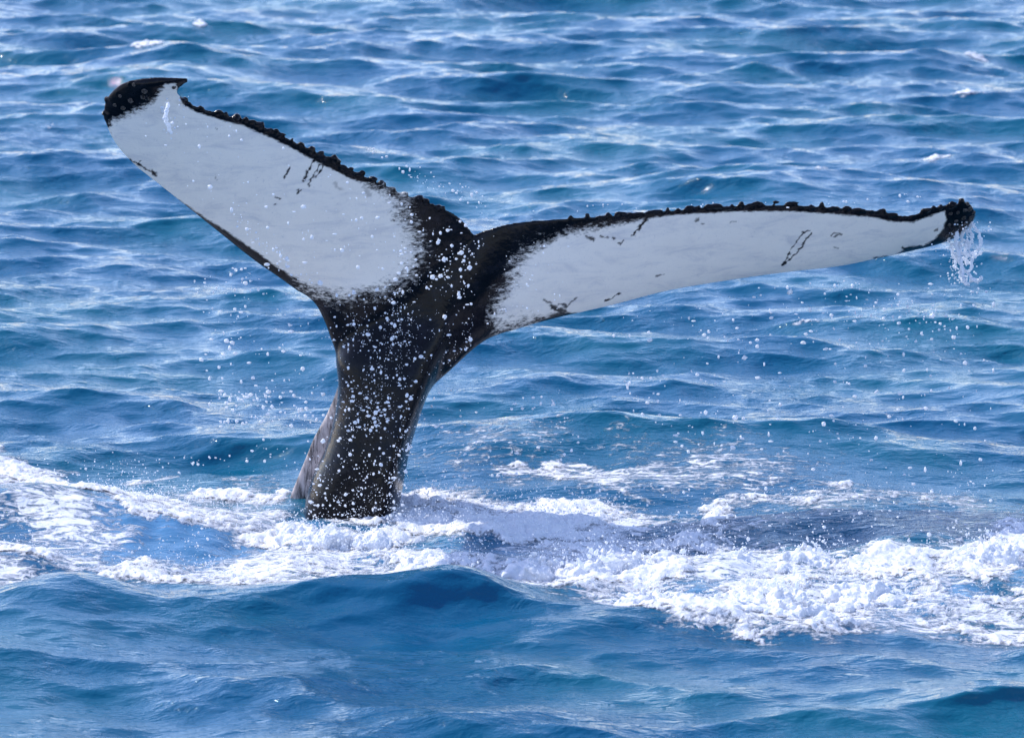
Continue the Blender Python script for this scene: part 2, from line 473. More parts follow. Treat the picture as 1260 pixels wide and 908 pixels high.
sea = np_mesh('sea_water', np.stack([PX, PY, PZ], -1).reshape(-1, 3), grid_faces(len(YS), len(XS)), M_SEA,
              attrs={'lace': lace.ravel(), 'aerated': aer.ravel()})
tag(sea, 'choppy blue sea with teal wave faces around the whale tail', 'sea', kind='structure')

# ------------------------------------------------------------------ whitewater as raised geometry
def foam_patch(name, x0, x1, y0, y1, dx, dy, dens, height, seed):
    xs = np.arange(x0, x1, dx); ys = np.arange(y0, y1, dy)
    X, Y, QX, QY, QZ = surface(xs, ys)
    f = dens(X, Y)
    n = billow(X * 9, Y * 7, 4, seed, 0.62)                     # lumps
    n2 = fbm(X * 15, Y * 10, 4, seed + 9, 0.62)
    big = fbm(X * 2.6, Y * 1.6, 3, seed + 17)
    h = f * 1.35 - 0.82 + 0.50 * (n - 0.28) + 0.30 * n2 + 0.62 * big
    hc = np.clip(h, 0, 1.2)
    up = np.where(h > 0, 0.003 + height * hc * (0.60 + 0.36 * n + 0.12 * n2), h * 0.012 + 0.003)
    n3 = perlin(X * 38, Y * 26, seed + 3)
    up = up + np.clip(h, 0, .6) * (0.020 * np.maximum(n3, 0)**2 + 0.006 * perlin(X * 60, Y * 45, seed + 4))
    QZ = QZ + up
    F = grid_faces(len(ys), len(xs))
    hv = h.ravel(); keep = (hv[F] > -0.22).any(1) & (f.ravel()[F].max(1) > 0.03)
    F = F[keep]
    used = np.unique(F); mp = np.full(len(hv), -1); mp[used] = np.arange(len(used))
    V = np.stack([QX, QY, QZ], -1).reshape(-1, 3)[used]
    return np_mesh(name, V, mp[F], M_FOAM, attrs={'thick': hv[used]})
a = on_water(20, 575); b = on_water(1345, 770)
fo = foam_patch('sea_foam', -3.6, 3.5, b[1] - 0.4, on_water(630, 575)[1], 0.0100, 0.0125, foam_density, 0.038, 5)
tag(fo, 'white churned foam spread over the water around the whale tail base', 'foam', kind='stuff')
for i, (px, py, hw, hd, st, lab) in enumerate(CAPS):
    hd *= 0.7; c = on_water(px, py)
    gx = np.linspace(c[0] - .12, c[0] + .12, 9); gy = np.linspace(c[1] - .7, c[1] + .7, 41)
    _, _, _, _, gz = surface(gx, gy); c = (c[0], gy[int(np.argmax(gz.mean(1)))] - 0.05)
    def dens(X, Y, c=c, hw=hw, hd=hd, st=st, i=i):
        wx = X + 0.05 * fbm(X * 5, Y * 4, 3, 80 + i); wy = Y + 0.10 * fbm(X * 5, Y * 4, 3, 90 + i)
        r = np.hypot((wx - c[0]) / hw, (wy - c[1]) / hd)
        return st * (1 - sstep(0.25, 1.1, r))
    o = foam_patch('whitecap', c[0] - hw * 1.5, c[0] + hw * 1.5, c[1] - hd * 1.5, c[1] + hd * 1.5, 0.01, 0.014, dens, 0.03, 40 + i)
    tag(o, lab, 'whitecap', 'small whitecaps on the open water')

# ------------------------------------------------------------------ the whale's tail
def catmull(P, n):
    P = np.array(P, float); m = len(P)
    Q = np.vstack([2 * P[0] - P[1], P, 2 * P[-1] - P[-2]])
    t = np.linspace(0, m - 1 - 1e-9, n); i = t.astype(int); u = (t - i)[:, None]
    p0, p1, p2, p3 = Q[i], Q[i + 1], Q[i + 2], Q[i + 3]
    return 0.5 * (2 * p1 + (p2 - p0) * u + (2 * p0 - 5 * p1 + 4 * p2 - p3) * u**2 + (3 * p1 - p0 - 3 * p2 + p3) * u**3)
WY = 0.30      # distance of the tail stock's axis beyond the survey origin
# pairs: leading edge x,y,depth, trailing edge x,y,depth, thickness (m)
LEFT = [
    (458, 490, .10, 612, 352, .04, .10), (412, 438, .05, 600, 315, .0, .15), (395, 398, .02, 583, 289, -.06, .16), (380, 370, -.02, 560, 264, -.10, .135),
    (350, 346, -.08, 520, 248, -.17, .115), (310, 318, -.16, 470, 227, -.26, .105), (270, 286, -.25, 420, 203, -.35, .095),
    (230, 254, -.34, 370, 178, -.43, .085), (195, 226, -.42, 320, 155, -.50, .075), (165, 202, -.48, 280, 142, -.55, .065),
    (145, 180, -.51, 250, 134, -.58, .058), (133, 158, -.52, 232, 127, -.60, .052), (128, 140, -.53, 221, 118, -.62, .046),
    (131, 123, -.55, 219, 111, -.64, .042), (142, 109, -.58, 225, 105, -.66, .038), (160, 100, -.62, 230, 100, -.68, .028), (190, 96, -.66, 231, 98, -.69, .018), (212, 95.5, -.68, 231, 97, -.70, .010)]
RIGHT = [
    (480, 520, .10, 530, 345, .06, .10), (516, 488, .06, 556, 308, .01, .15), (546, 468, .04, 584, 289, -.05, .17), (575, 440, .05, 605, 281, -.09, .15),
    (600, 420, .07, 635, 274, -.11, .13), (640, 403, .10, 680, 270, -.12, .115), (690, 389, .14, 730, 267, -.12, .105),
    (750, 375, .19, 790, 264, -.10, .095), (820, 357, .24, 850, 257, -.06, .085), (890, 345, .29, 910, 253, -.01, .075),
    (960, 335, .34, 975, 253, .05, .065), (1030, 327, .38, 1035, 256, .11, .058), (1080, 317, .41, 1080, 260, .16, .050),
    (1120, 308, .43, 1115, 266, .20, .045), (1150, 301, .44, 1145, 258, .23, .042), (1170, 294, .44, 1165, 252, .25, .040),
    (1185, 285, .44, 1180, 251, .27, .038), (1195, 273, .43, 1191, 250, .29, .032), (1200, 264, .42, 1196, 254, .31, .022)]
def lobe(pairs, n=150, m=26):
    A = catmull(pairs, n)
    L = np.array([world_at(r[0], r[1], WY + r[2]) for r in A]); T = np.array([world_at(r[3], r[4], WY + r[5]) for r in A])
    span = np.gradient((L + T) / 2, axis=0)
    chord = T - L
    nrm = np.cross(span, chord); nrm /= np.linalg.norm(nrm, axis=1)[:, None]
    if nrm[n // 2, 1] > 0: nrm = -nrm                       # towards the viewer (underside)
    cth = np.linspace(0, math.pi, m)
    c = (1 - np.cos(cth)) / 2
    prof = 2.6 * (0.2969 * np.sqrt(c) - 0.126 * c - 0.3516 * c**2 + 0.2843 * c**3 - 0.1036 * c**4) * 2
    prof = np.maximum(prof, 0)
    V = []
    for i in range(n):
        th_ = A[i, 6] * prof + np.minimum(0.010, 0.05 * np.linalg.norm(chord[i])) * np.sin(cth)**0.5 + 0.004
        belly = 0.10 * np.linalg.norm(chord[i]) * 4 * c * (1 - c)   # slight camber
        base = L[i] + c[:, None] * chord[i] + nrm[i] * (belly * 0.5)[:, None]
        top = base + nrm[i] * (th_ * 0.5)[:, None]; bot = base - nrm[i] * (th_ * 0.5)[:, None]
        V.append(np.vstack([top, bot[::-1]]))
    V = np.array(V); k2 = V.shape[1]
    F = []
    for i in range(n - 1):
        for j in range(k2):
            j2 = (j + 1) % k2
            F.append((i * k2 + j, i * k2 + j2, (i + 1) * k2 + j2)); F.append((i * k2 + j, (i + 1) * k2 + j2, (i + 1) * k2 + j))
    Vf = V.reshape(-1, 3)
    for i, flip in ((0, 1), (n - 1, 0)):
        c0 = len(Vf); Vf = np.vstack([Vf, V[i].mean(0)])
        for j in range(k2):
            j2 = (j + 1) % k2
            F.append((c0, i * k2 + j2, i * k2 + j) if not flip else (c0, i * k2 + j, i * k2 + j2))
    return Vf, np.array(F), T
def loft(rings):
    n, k2 = len(rings), len(rings[0]); V = np.vstack(rings); F = []
    for i in range(n - 1):
        for j in range(k2):
            j2 = (j + 1) % k2
            F.append((i * k2 + j, i * k2 + j2, (i + 1) * k2 + j2)); F.append((i * k2 + j, (i + 1) * k2 + j2, (i + 1) * k2 + j))
    for i in (0, n - 1):
        c0 = len(V); V = np.vstack([V, rings[i].mean(0)])
        for j in range(k2):
            F.append((c0, i * k2 + (j + 1) % k2, i * k2 + j))
    return V, np.array(F)
# stock: left x, right x, y, half depth, axis depth
STOCK = [(552, 582, 300, .04, -.03), (526, 578, 330, .065, -.03), (498, 572, 362, .095, -.02), (466, 564, 392, .125, 0), (430, 557, 418, .155, 0), (412, 546, 442, .19, .01),
         (416, 534, 468, .225, .02), (414, 522, 498, .25, .03), (407, 511, 530, .275, .04), (397, 503, 560, .30, .05), (384, 498, 588, .32, .07),
         (376, 493, 615, .34, .09), (372, 488, 648, .36, .11), (362, 482, 700, .40, .16), (345, 475, 800, .46, .26), (325, 462, 920, .50, .40)]
SA = catmull(STOCK, 90)
rings = []
tt = np.linspace(0, 2 * math.pi, 64, endpoint=False)
for r in SA:
    xl, xr, y, b, yc = r
    c = np.cos(tt); s = np.sin(tt)
    e = 0.8
    cx = np.sign(c) * np.abs(c)**e; sy = np.sign(s) * np.abs(s)**e
    u = (xl + xr) / 2 + (xr - xl) / 2 * cx
    ridge = 1 + 0.42 * np.exp(-((tt - R(48)) / 0.42)**2)     # keel along the underside, right of centre
    dep = WY + yc - b * sy * np.where(s > 0, ridge * 0.85, 1.0)
    P0 = world_at(xl, y, WY + yc); P1 = world_at(xr, y, WY + yc)
    f = (u - xl) / (xr - xl)
    pt = P0[None] * (1 - f[:, None]) + P1[None] * f[:, None]
    pt[:, 1] = dep
    rings.append(pt)
sv, sf = loft(rings)
KEEL = [(414, 452, 462, .05, .16), (404, 455, 490, .07, .22), (392, 450, 522, .085, .27), (379, 445, 556, .10, .31), (366, 440, 588, .115, .35), (356, 435, 615, .13, .38),
        (346, 430, 660, .15, .43), (322, 420, 760, .18, .52), (295, 410, 900, .20, .66)]
KA = catmull(KEEL, 60); rings = []
for xl, xr, y, b, yc in KA:
    P0 = world_at(xl, y, WY + yc); P1 = world_at(xr, y, WY + yc); f = (np.cos(tt) + 1) / 2
    pt = P0[None] * (1 - f[:, None]) + P1[None] * f[:, None]
    pt[:, 1] = WY + yc - b * np.sin(tt) * (0.35 + 0.65 * f)
    rings.append(pt)
kv, kf = loft(rings)
lv, lf, LT = lobe(LEFT); rv, rf, RT = lobe(RIGHT)
# knobbly trailing edges
kc, kr, ks = [], [], []
rk = np.random.default_rng(5)
def knobs(T, lo, hi, step, r0, r1, sx):
    tx, ty = measure(T)
    seg = np.concatenate([[0], np.cumsum(np.linalg.norm(np.diff(T, axis=0), axis=1))])
    d = seg[0]
    while d < seg[-1]:
        p = np.array([np.interp(d, seg, T[:, q]) for q in range(3)]); x = np.interp(d, seg, tx)
        if lo < x < hi and rk.random() < 0.92:
            r = rk.uniform(r0, r1) * rk.choice([.7, 1, 1, 1.15])
            kc.append(p + np.array([rk.normal(0, .003), rk.normal(0, .004), rk.normal(0.003, .005)])); kr.append(r); ks.append((rk.uniform(.8, sx), 1.0, rk.uniform(.6, 1.2)))
        d += step * rk.uniform(0.4, 1.8)
knobs(LT, 224, 556, 0.032, .010, .020, 1.7); knobs(RT, 700, 1188, 0.040, .009, .015, 2.6)
# roughness of the left tip's upper rim
for _ in range(26):
    i = rk.integers(12, 16); r0 = LEFT[i]
    p = world_at(r0[0] + rk.normal(4, 3), r0[1] + rk.normal(3, 2), WY + r0[2] + rk.normal(0, .008)); kc.append(p); kr.append(rk.uniform(.006, .012)); ks.append((1, 1, 1))
bv, bf = balls(np.array(kc), np.array(kr), np.array(ks), ICO2, 0.20, rk)
VV, FF, off = [], [], 0
for v_, f_ in ((lv, lf), (rv, rf), (sv, sf), (kv, kf), (bv, bf)):
    VV.append(v_); FF.append(f_ + off); off += len(v_)
raw = np_mesh('tail_pieces', np.vstack(VV), np.vstack(FF))
bm = bmesh.new(); bm.from_mesh(raw.data); bmesh.ops.recalc_face_normals(bm, faces=bm.faces); bm.to_mesh(raw.data); bm.free()
TV = np.array([v.co[:] for v in raw.data.vertices]); TF = np.array([p.vertices[:] for p in raw.data.polygons])
bpy.data.objects.remove(raw, do_unlink=True)
V, F, N = remeshed('tail', TV, TF, 0.0066, 2)
lab = np.arange(len(V))
while True:
    m = lab[F].min(1); new = lab.copy()
    for q in range(4): np.minimum.at(new, F[:, q], m)
    new = new[new]
    if (new == lab).all(): break
    lab = new
kf_ = F[lab[F[:, 0]] == np.bincount(lab[F[:, 0]]).argmax()]; u_ = np.unique(kf_); mp_ = np.full(len(V), -1); mp_[u_] = np.arange(len(u_))
V, N, F = V[u_], N[u_], mp_[kf_]
# blend the lobes into the stock
def relax(V, F, wgt, it):
    n = len(V); E = np.vstack([F[:, [0, 1]], F[:, [1, 2]], F[:, [2, 3]], F[:, [3, 0]]])
    deg = np.bincount(E.ravel(), minlength=n).astype(float)[:, None]
    for _ in range(it):
        S_ = np.stack([np.bincount(E[:, 0], V[E[:, 1], q], n) + np.bincount(E[:, 1], V[E[:, 0], q], n) for q in range(3)], 1)
        V = V + wgt[:, None] * (S_ / np.maximum(deg, 1) - V)
    return V
px, py = measure(V)
wg = 0.85 * sstep(365, 395, px) * sstep(640, 590, px) * sstep(292, 325, py) * sstep(545, 490, py)
V = relax(V, F, wg, 130)

# pigment, scratches and painted-in highlights, laid down as skin attributes
px, py = measure(V)
def poly_sd(px, py, pts):
    P = np.array(pts, float); ins = np.zeros(px.shape, bool); best = np.full(px.shape, 1e9)
    for i in range(len(P)):
        a, b = P[i], P[i - 1]
        ins ^= ((a[1] > py) != (b[1] > py)) & (px < (b[0] - a[0]) * (py - a[1]) / (b[1] - a[1] + 1e-12) + a[0])
        d = b - a; L = max(1e-9, d @ d); t = np.clip(((px - a[0]) * d[0] + (py - a[1]) * d[1]) / L, 0, 1)
        best = np.minimum(best, np.hypot(px - a[0] - t * d[0], py - a[1] - t * d[1]))
    return np.where(ins, best, -best)
WL = [(131, 160), (139, 150), (154, 142), (168, 136), (182, 129), (194, 116), (204, 104), (217, 102), (219, 114), (226, 130), (245, 139), (270, 147), (300, 155), (330, 168), (360, 183), (395, 201), (430, 219),
      (465, 233), (490, 241), (497, 249), (492, 264), (502, 275), (510, 290), (516, 310), (507, 330), (492, 345), (472, 357), (440, 362), (418, 364),
      (394, 360), (369, 347), (341, 329), (312, 308), (283, 288), (249, 266), (219, 246), (186, 222), (158, 199), (144, 184)]
WR = [(606, 388), (616, 366), (627, 347), (636, 323), (652, 309), (676, 298), (700, 286), (727, 281), (754, 277), (792, 270), (830, 264), (870, 262), (900, 260), (977, 260),
      (1023, 263), (1080, 268), (1100, 273), (1125, 273), (1140, 267), (1163, 259), (1165, 270), (1160, 283), (1150, 295), (1136, 303), (1118, 303), (1100, 316), (1080, 322),
      (1034, 333), (963, 342), (890, 352), (820, 364), (760, 378), (712, 386), (690, 384), (660, 393), (636, 401), (612, 404)]
sdl, sdr = poly_sd(px, py, WL), poly_sd(px, py, WR)
sd = np.maximum(sdl, sdr) / 10.0
und = N[:, 1] < 0.15
sd = np.where(und, np.clip(sd, -6, 6), -6)
rootL = sstep(430, 500, px) * sstep(585, 540, px) + sstep(335, 362, py) * sstep(520, 470, px)
rootR = sstep(690, 640, px) * sstep(590, 600, px) + 0.6 * sstep(820, 700, px) * sstep(300, 288, py) * sstep(590, 600, px)
tipL = sstep(210, 180, px) * sstep(175, 155, py)
ampa = 0.55 + 6.1 * np.clip(rootL + rootR * 0.8, 0, 1) + 1.8 * tipL
scr = np.zeros(len(V))
mpx = px + 1.8 * perlin(px * .14, py * .14, 91) + 1.0 * perlin(px * .35, py * .35, 92); mpy = py + 1.8 * perlin(px * .14, py * .14, 93) + 1.0 * perlin(px * .35, py * .35, 94)
mw = np.clip(1 + 0.9 * perlin(px * .22, py * .22, 95), .35, 2)
def mark(pts, w, val=1.0):
    global scr
    for a, b in zip(pts[:-1], pts[1:]):
        a = np.array(a, float); b = np.array(b, float); d = b - a; L = max(1e-9, d @ d)
        t = np.clip(((mpx - a[0]) * d[0] + (mpy - a[1]) * d[1]) / L, 0, 1)
        dist = np.hypot(mpx - a[0] - t * d[0], mpy - a[1] - t * d[1]) / mw
        scr = np.maximum(scr, val * (1 - sstep(w * 0.35, w * 1.25, dist)))
mark([(388, 193), (380, 210), (373, 223)], 1.6); mark([(399, 200), (392, 203), (388, 212), (380, 228)], 1.3); mark([(399, 200), (396, 210), (388, 218)], 1.2)
mark([(357, 206), (350, 218)], 1.5); mark([(365, 233), (367, 237), (371, 234)], 1.0); mark([(339, 242), (345, 245)], 1.0); mark([(338, 253), (340, 253)], 1.2)
mark([(372, 187), (374, 188)], 1.1); mark([(265, 214), (267, 221)], 1.0, .5); mark([(262, 157), (267, 158)], .9, .6)
mark([(160, 197), (172, 203), (180, 209), (190, 213)], 1.3); mark([(187, 211), (191, 215)], 2.6); mark([(168, 202), (173, 198)], 1.2)
mark([(996, 284), (988, 286), (975, 305), (963, 328)], 1.0); mark([(998, 286), (985, 305), (965, 326)], 1.0)
mark([(1023, 290), (1028, 287), (1035, 288), (1029, 291), (1023, 290)], .9, .8); mark([(1026, 304), (1031, 305)], .9, .6)
mark([(797, 268), (788, 278), (778, 290)], 1.7); mark([(768, 297), (764, 300), (760, 300)], 1.2); mark([(739, 291), (756, 293)], 1.3); mark([(720, 290), (732, 295)], 1.5, .9)
mark([(808, 340), (816, 338)], 1.0, .8); mark([(762, 360), (745, 371)], 1.1); mark([(855, 273), (861, 270)], 1.4, .8); mark([(863, 275), (867, 276)], 1.0, .8)
mark([(679, 378), (686, 381), (694, 383)], 3.2, .95); mark([(688, 375), (696, 376)], 2.0, .9); mark([(700, 374), (709, 366)], 1.0, .8); mark([(669, 370), (677, 372)], 1.6, .8)
mark([(1110, 305), (1122, 307), (1134, 304)], 1.9); mark([(1148, 302), (1155, 298)], 1.6); mark([(1076, 318), (1092, 315)], 1.0, .9); mark([(1150, 284), (1154, 283)], 1.1, .8)
mark([(900, 273), (905, 273)], .9, .5); mark([(412, 226), (420, 234)], 2.5, .35); mark([(448, 232), (455, 240)], 3.0, .35); mark([(150, 135), (170, 128)], 1.5, .5)
scr = np.where(und, scr, 0)
flank_sun = sstep(452, 500, py) * sstep(0.08, 0.22, V[:, 1] - WY) * sstep(430, 405, px)  # where sunlight is painted into the skin colour, left side
glint_streak = sstep(455, 475, py) * sstep(560, 520, py) * sstep(0, 6, px - (522 - (py - 470) * 0.36)) * (N[:, 1] < 0)  # wet shine along the right ridge, put into the colour
glint_streak = np.maximum(glint_streak, 0.5 * sstep(560, 620, py) * sstep(15, 5, np.abs(px - 455)))  # thin white water streak low on the stock
root = world_at(440, 640, WY)
wh = empty('humpback_whale', root)
tag(wh, 'raised black and white whale tail fluke standing out of the sea', 'whale')
body = np_mesh('body', V - root, F, M_WHALE, attrs={'white_sd': sd, 'white_amp': ampa, 'scratch': scr, 'flank_sun': flank_sun, 'glint_streak': glint_streak}, parent=wh)

# barnacles: small ribbed cones with an open crater
def barnacle_mesh(seed):
    rb = np.random.default_rng(seed); k2 = 12; prof = [(1.0, 0.0), (0.92, 0.3), (0.72, 0.68), (0.52, 0.85), (0.40, 0.80), (0.30, 0.45), (0.0, 0.38)]
    rings = []
    for r, z in prof:
        a = np.linspace(0, 2 * math.pi, k2, endpoint=False); rr = r * (1 + 0.07 * np.cos(a * 5 + seed) * (r > .45) + rb.normal(0, .10, k2) * (r > .45))
        rings.append(np.stack([rr * np.cos(a), rr * np.sin(a), np.full(k2, z) + rb.normal(0, .04, k2) * (r > 0)], 1))
    V = np.vstack(rings); F = []
    for i in range(len(prof) - 1):
        for j in range(k2):
            j2 = (j + 1) % k2; F.append((i * k2 + j, i * k2 + j2, (i + 1) * k2 + j2, (i + 1) * k2 + j))
    o = np_mesh('barnacle_shape', V, np.array(F), M_BARN); me = o.data; bpy.data.objects.remove(o, do_unlink=True); me.name = 'barnacle'; return me
BM = [barnacle_mesh(s) for s in range(4)]
def nearest(px0, py0):
    d = (px - px0)**2 + (py - py0)**2 + np.where(N[:, 1] < 0.1, 0, 1e6); return int(np.argmin(d))
SPOTS = [(1170, 263, .016), (1179, 262, .015), (1187, 259, .018), (1193, 257, .020), (1198, 262, .022), (1195, 268, .019), (1186, 268, .015), (1176, 272, .016), (1168, 277, .016),
         (1181, 278, .015), (1173, 284, .014), (1188, 275, .016), (1166, 290, .014), (1190, 250, .014), (1180, 287, .012),
         (141, 129, .019), (151, 133, .016), (160, 124, .017), (175, 119, .021), (184, 121, .018), (178, 113, .017), (165, 104, .014), (214, 108, .014), (192, 115, .013), (148, 118, .012)]
for i, (bx, by, br) in enumerate(SPOTS):
    q = nearest(bx, by); o = bpy.data.objects.new('barnacle', BM[i % 4]); COL.objects.link(o); o.parent = wh
    nrm = Vector(N[q]); o.location = Vector(V[q] - root) - nrm * br * 0.15
    o.rotation_euler = (nrm + Vector(rk.normal(0, .25, 3))).to_track_quat('Z', 'Y').to_euler(); br *= rk.uniform(.5, .95); o.scale = (br * rk.uniform(.8, 1.2), br, br * 0.8)

EXTRA = []          # loose drops that go into the spray
def main_island(V, F, extra=True):
    lab = np.arange(len(V))
    while True:
        m = lab[F].min(1); new = lab.copy()
        for q in range(F.shape[1]): np.minimum.at(new, F[:, q], m)
        new = new[new]
        if (new == lab).all(): break
        lab = new
    ids, cnt = np.unique(lab[F[:, 0]], return_counts=True)
    k_ = lab[F[:, 0]] == ids[np.argmax(cnt)]
    def sub(Fs):
        u = np.unique(Fs); mp = np.full(len(V), -1); mp[u] = np.arange(len(u)); return V[u], mp[Fs]
    if (~k_).any() and extra: EXTRA.append(sub(F[~k_]))
    return sub(F[k_])
# ------------------------------------------------------------------ splashes thrown up, one object each
def plume(name, label, px_, py_, w, h, n, seed, lean=0.0, jet=False, voxel=0.007):
    rg = np.random.default_rng(seed); c = on_water(px_, py_)
    C, Rr, S = [], [], []
    nst = 1 if jet else max(5, n // 12)
    for s in range(nst):
        u = rg.normal(0, 0.42); x0 = u * w * 0.5; y0 = rg.normal(0, 0.3) * w * 0.6
        hh = h * (rg.uniform(0.3, 1.0)) * max(0.25, 1 - 0.6 * u * u) if not jet else h
        vx = rg.normal(0, .18) * hh + lean * hh + u * 0.1; vy = rg.normal(0, .15) * hh
        m = max(6, int(n / nst))
        for q in range(m):
            t = (q + rg.uniform(0, 1)) / m
            r = (0.034 if not jet else 0.014) * (1 - 0.82 * t**0.7) * rg.uniform(0.6, 1.35) * (1 + (0.8 if not jet else .3) * (t < .25))
            sp = 0.016 + 0.022 * t
            C.append((c[0] + x0 + vx * t + rg.normal(0, sp), c[1] + y0 + vy * t + rg.normal(0, sp * 1.4), -0.03 + hh * t * (1.05 - 0.05 * t) + rg.normal(0, sp * .6))); Rr.append(max(r, .0062))
    C = np.array(C); Rr = np.array(Rr)
    v0, f0 = balls(C, Rr, None, ICO2, 0.12, rg)
    V, F, _ = remeshed('splash', v0, f0, voxel, 1)
    nd = max(16, n // 2)
    D = C[rg.integers(0, len(C), nd)] + rg.normal(0, 1, (nd, 3)) * np.array([0.05, 0.06, 0.045]); D[:, 2] = np.abs(D[:, 2]) + 0.02
    dv, df = balls(D, rg.uniform(.002, .0055, nd), None, ICO1, 0.1, rg)
    T = np.vstack([F[:, [0, 1, 2]], F[:, [0, 2, 3]]])
    EXTRA.append((dv, df)); V, T = main_island(V, T)
    base = np.array([c[0], c[1], 0.0])
    o = np_mesh(name, V - base, T, M_SPLASH)
    o.location = base
    return tag(o, label, 'splash', 'white splashes in the churned water')
PL = [
    ('splash_jet', 'thin upright spike of white water behind the near dark wave crest', 576, 706, 0.05, 0.24, 34, 1, 0.05, True),
    ('splash_plume', 'rounded white splash mound right of the thin water spike', 748, 702, 0.42, 0.17, 170, 2, 0.0, False),
    ('splash_plume', 'low white splash between the water spike and the rounded mound', 672, 703, 0.34, 0.11, 120, 3, 0.0, False),
    ('splash_plume', 'ragged white splash with a pointed top below the lacy right wave', 1008, 692, 0.34, 0.15, 140, 4, -0.1, False),
    ('splash_plume', 'large solid white burst of water at lower right, nearest of all splashes', 962, 758, 0.50, 0.19, 240, 5, 0.0, False),
    ('splash_jet', 'small pointed water jet rising behind the large white burst', 987, 722, 0.04, 0.13, 24, 6, 0.05, True),
    ('splash_plume', 'rightmost white splash, at the right end of the churned water', 1218, 688, 0.30, 0.18, 140, 7, 0.1, False),
    ('splash_plume', 'small white splash riding the foamy wave at far left', 96, 606, 0.14, 0.06, 50, 8, 0.1, False),
    ('splash_plume', 'small clump of white water just left of the tail base', 366, 657, 0.20, 0.10, 80, 9, -0.1, False),
    ('splash_plume', 'low tufted splash right of the rounded mound', 842, 696, 0.30, 0.12, 110, 10, 0.0, False),
    ('splash_plume', 'low white splash above the large burst, left of the ragged pointed one', 906, 694, 0.26, 0.10, 100, 12, 0.0, False),
    ('splash_jet', 'slender water drip column over the foamy wave at left', 178, 617, 0.03, 0.09, 18, 13, 0.0, True),
    ('splash_plume', 'broad low splash at the foot of the large white burst, towards the right', 1050, 735, 0.34, 0.09, 120, 14, 0.1, False),
    ('splash_plume', 'white splash between the near dark crest and the large burst', 800, 742, 0.36, 0.09, 120, 15, 0.0, False),
    ('splash_plume', 'low spray burst hiding the left foot of the tail stock', 402, 662, 0.22, 0.07, 90, 17, 0.0, False),
    ('splash_plume', 'low spray burst hiding the right foot of the tail stock', 468, 664, 0.24, 0.06, 90, 18, 0.0, False),
    ('splash_plume', 'low foam burst left of the near dark crest', 520, 700, 0.28, 0.08, 90, 16, 0.0, False),
]
for nm, lab, a_, b_, w_, h_, n_, s_, ln, jt in PL:
    plume(nm, lab, a_, b_, w_, h_, n_, s_, ln, jt)

# ------------------------------------------------------------------ water pouring off the right fluke tip
rg = np.random.default_rng(77)
STR = [[(1189, 268), (1186, 280), (1181, 300), (1178, 312)], [(1181, 300), (1182, 315), (1184, 332), (1186, 345)], [(1186, 330), (1193, 340), (1200, 345)],
       [(1184, 318), (1192, 324), (1199, 316), (1208, 310)], [(1167, 292), (1170, 305), (1174, 318), (1176, 330)], [(1196, 275), (1204, 288), (1207, 298), (1203, 307)],
       [(1184, 312), (1192, 314), (1202, 310)], [(1195, 345), (1203, 346), (1207, 341)], [(1177, 315), (1183, 328), (1181, 340)], [(1186, 278), (1190, 296), (1188, 312), (1190, 326)], [(1178, 285), (1176, 300), (1180, 316)], [(1193, 276), (1196, 292), (1192, 306), (1196, 320), (1194, 334)], [(1181, 335), (1184, 345), (1190, 350)]]
def trickle(strands, depth, drops, box, label):
    C, Rr = [], []
    for st in strands:
        cu = catmull([(a_, b_, 0) for a_, b_ in st], 26)
        y0 = depth + rg.normal(0, .04); dr = rg.normal(0, .08)
        for j, p in enumerate(cu):
            if rg.random() < 0.04: continue
            C.append(world_at(p[0] + rg.normal(0, .8), p[1] + rg.normal(0, .6), y0 + dr * j / 26)); Rr.append(rg.uniform(.0045, .0105))
    v0, f0 = balls(np.array(C), np.array(Rr), None, ICO2, .1, rg)
    Vt, Ft, _ = remeshed('trickle', v0, f0, 0.0035, 0)
    C = [world_at(rg.normal(box[0], box[1]), rg.uniform(box[2], box[3]), depth + rg.normal(0, .08)) for _ in range(drops)]
    EXTRA.append(balls(np.array(C), rg.uniform(.002, .006, drops), None, ICO1, .1, rg))
    Vt, Ft = main_island(Vt, np.vstack([Ft[:, [0, 1, 2]], Ft[:, [0, 2, 3]]]))
    top = world_at(strands[0][0][0], strands[0][0][1], depth)
    o = np_mesh('water_trickle', Vt - top, Ft, M_DROP); o.location = top
    tag(o, label, 'water', 'water draining off the fluke')
trickle(STR, WY + 0.40, 280, (1187, 12, 272, 350), 'white strands of water pouring off the barnacled right fluke tip')
trickle([[(199, 132), (201, 140), (203, 148)], [(203, 144), (206, 152), (210, 164)], [(207, 128), (205, 136), (202, 146)]], WY - 0.72, 22, (210, 9, 118, 175), 'thin white drip running down just below the left fluke tip')

# ------------------------------------------------------------------ flying droplets
rg = np.random.default_rng(99)
C, Rr = [], []
def scatter(poly, n, rmin, rmax, y0, y1, clump=0.5, pw=2.6):
    P = np.array(poly, float); lo, hi = P.min(0), P.max(0)
    cl = np.stack([rg.uniform(lo[0], hi[0], 14), rg.uniform(lo[1], hi[1], 14)], 1)
    k_ = 0
    while k_ < n:
        if rg.random() < clump:
            q = cl[rg.integers(0, 14)] + rg.normal(0, 1, 2) * (hi - lo) * 0.07
        else:
            q = rg.uniform(lo, hi)
        if poly_sd(np.array([q[0]]), np.array([q[1]]), poly)[0] < 0: continue
        C.append(world_at(q[0], q[1], rg.uniform(y0, y1))); Rr.append(rmin + (rmax - rmin) * rg.random()**pw); k_ += 1
F0 = -0.75
scatter([(385, 375), (420, 360), (500, 350), (575, 300), (590, 330), (580, 425), (545, 460), (515, 500), (495, 640), (378, 640), (380, 590), (410, 500), (405, 430)], 1600, .0012, .0072, F0, -0.2, 0.6, 5.0)
scatter([(380, 560), (495, 560), (492, 650), (376, 650)], 260, .0013, .007, F0, -0.2, 0.4, 4.0)
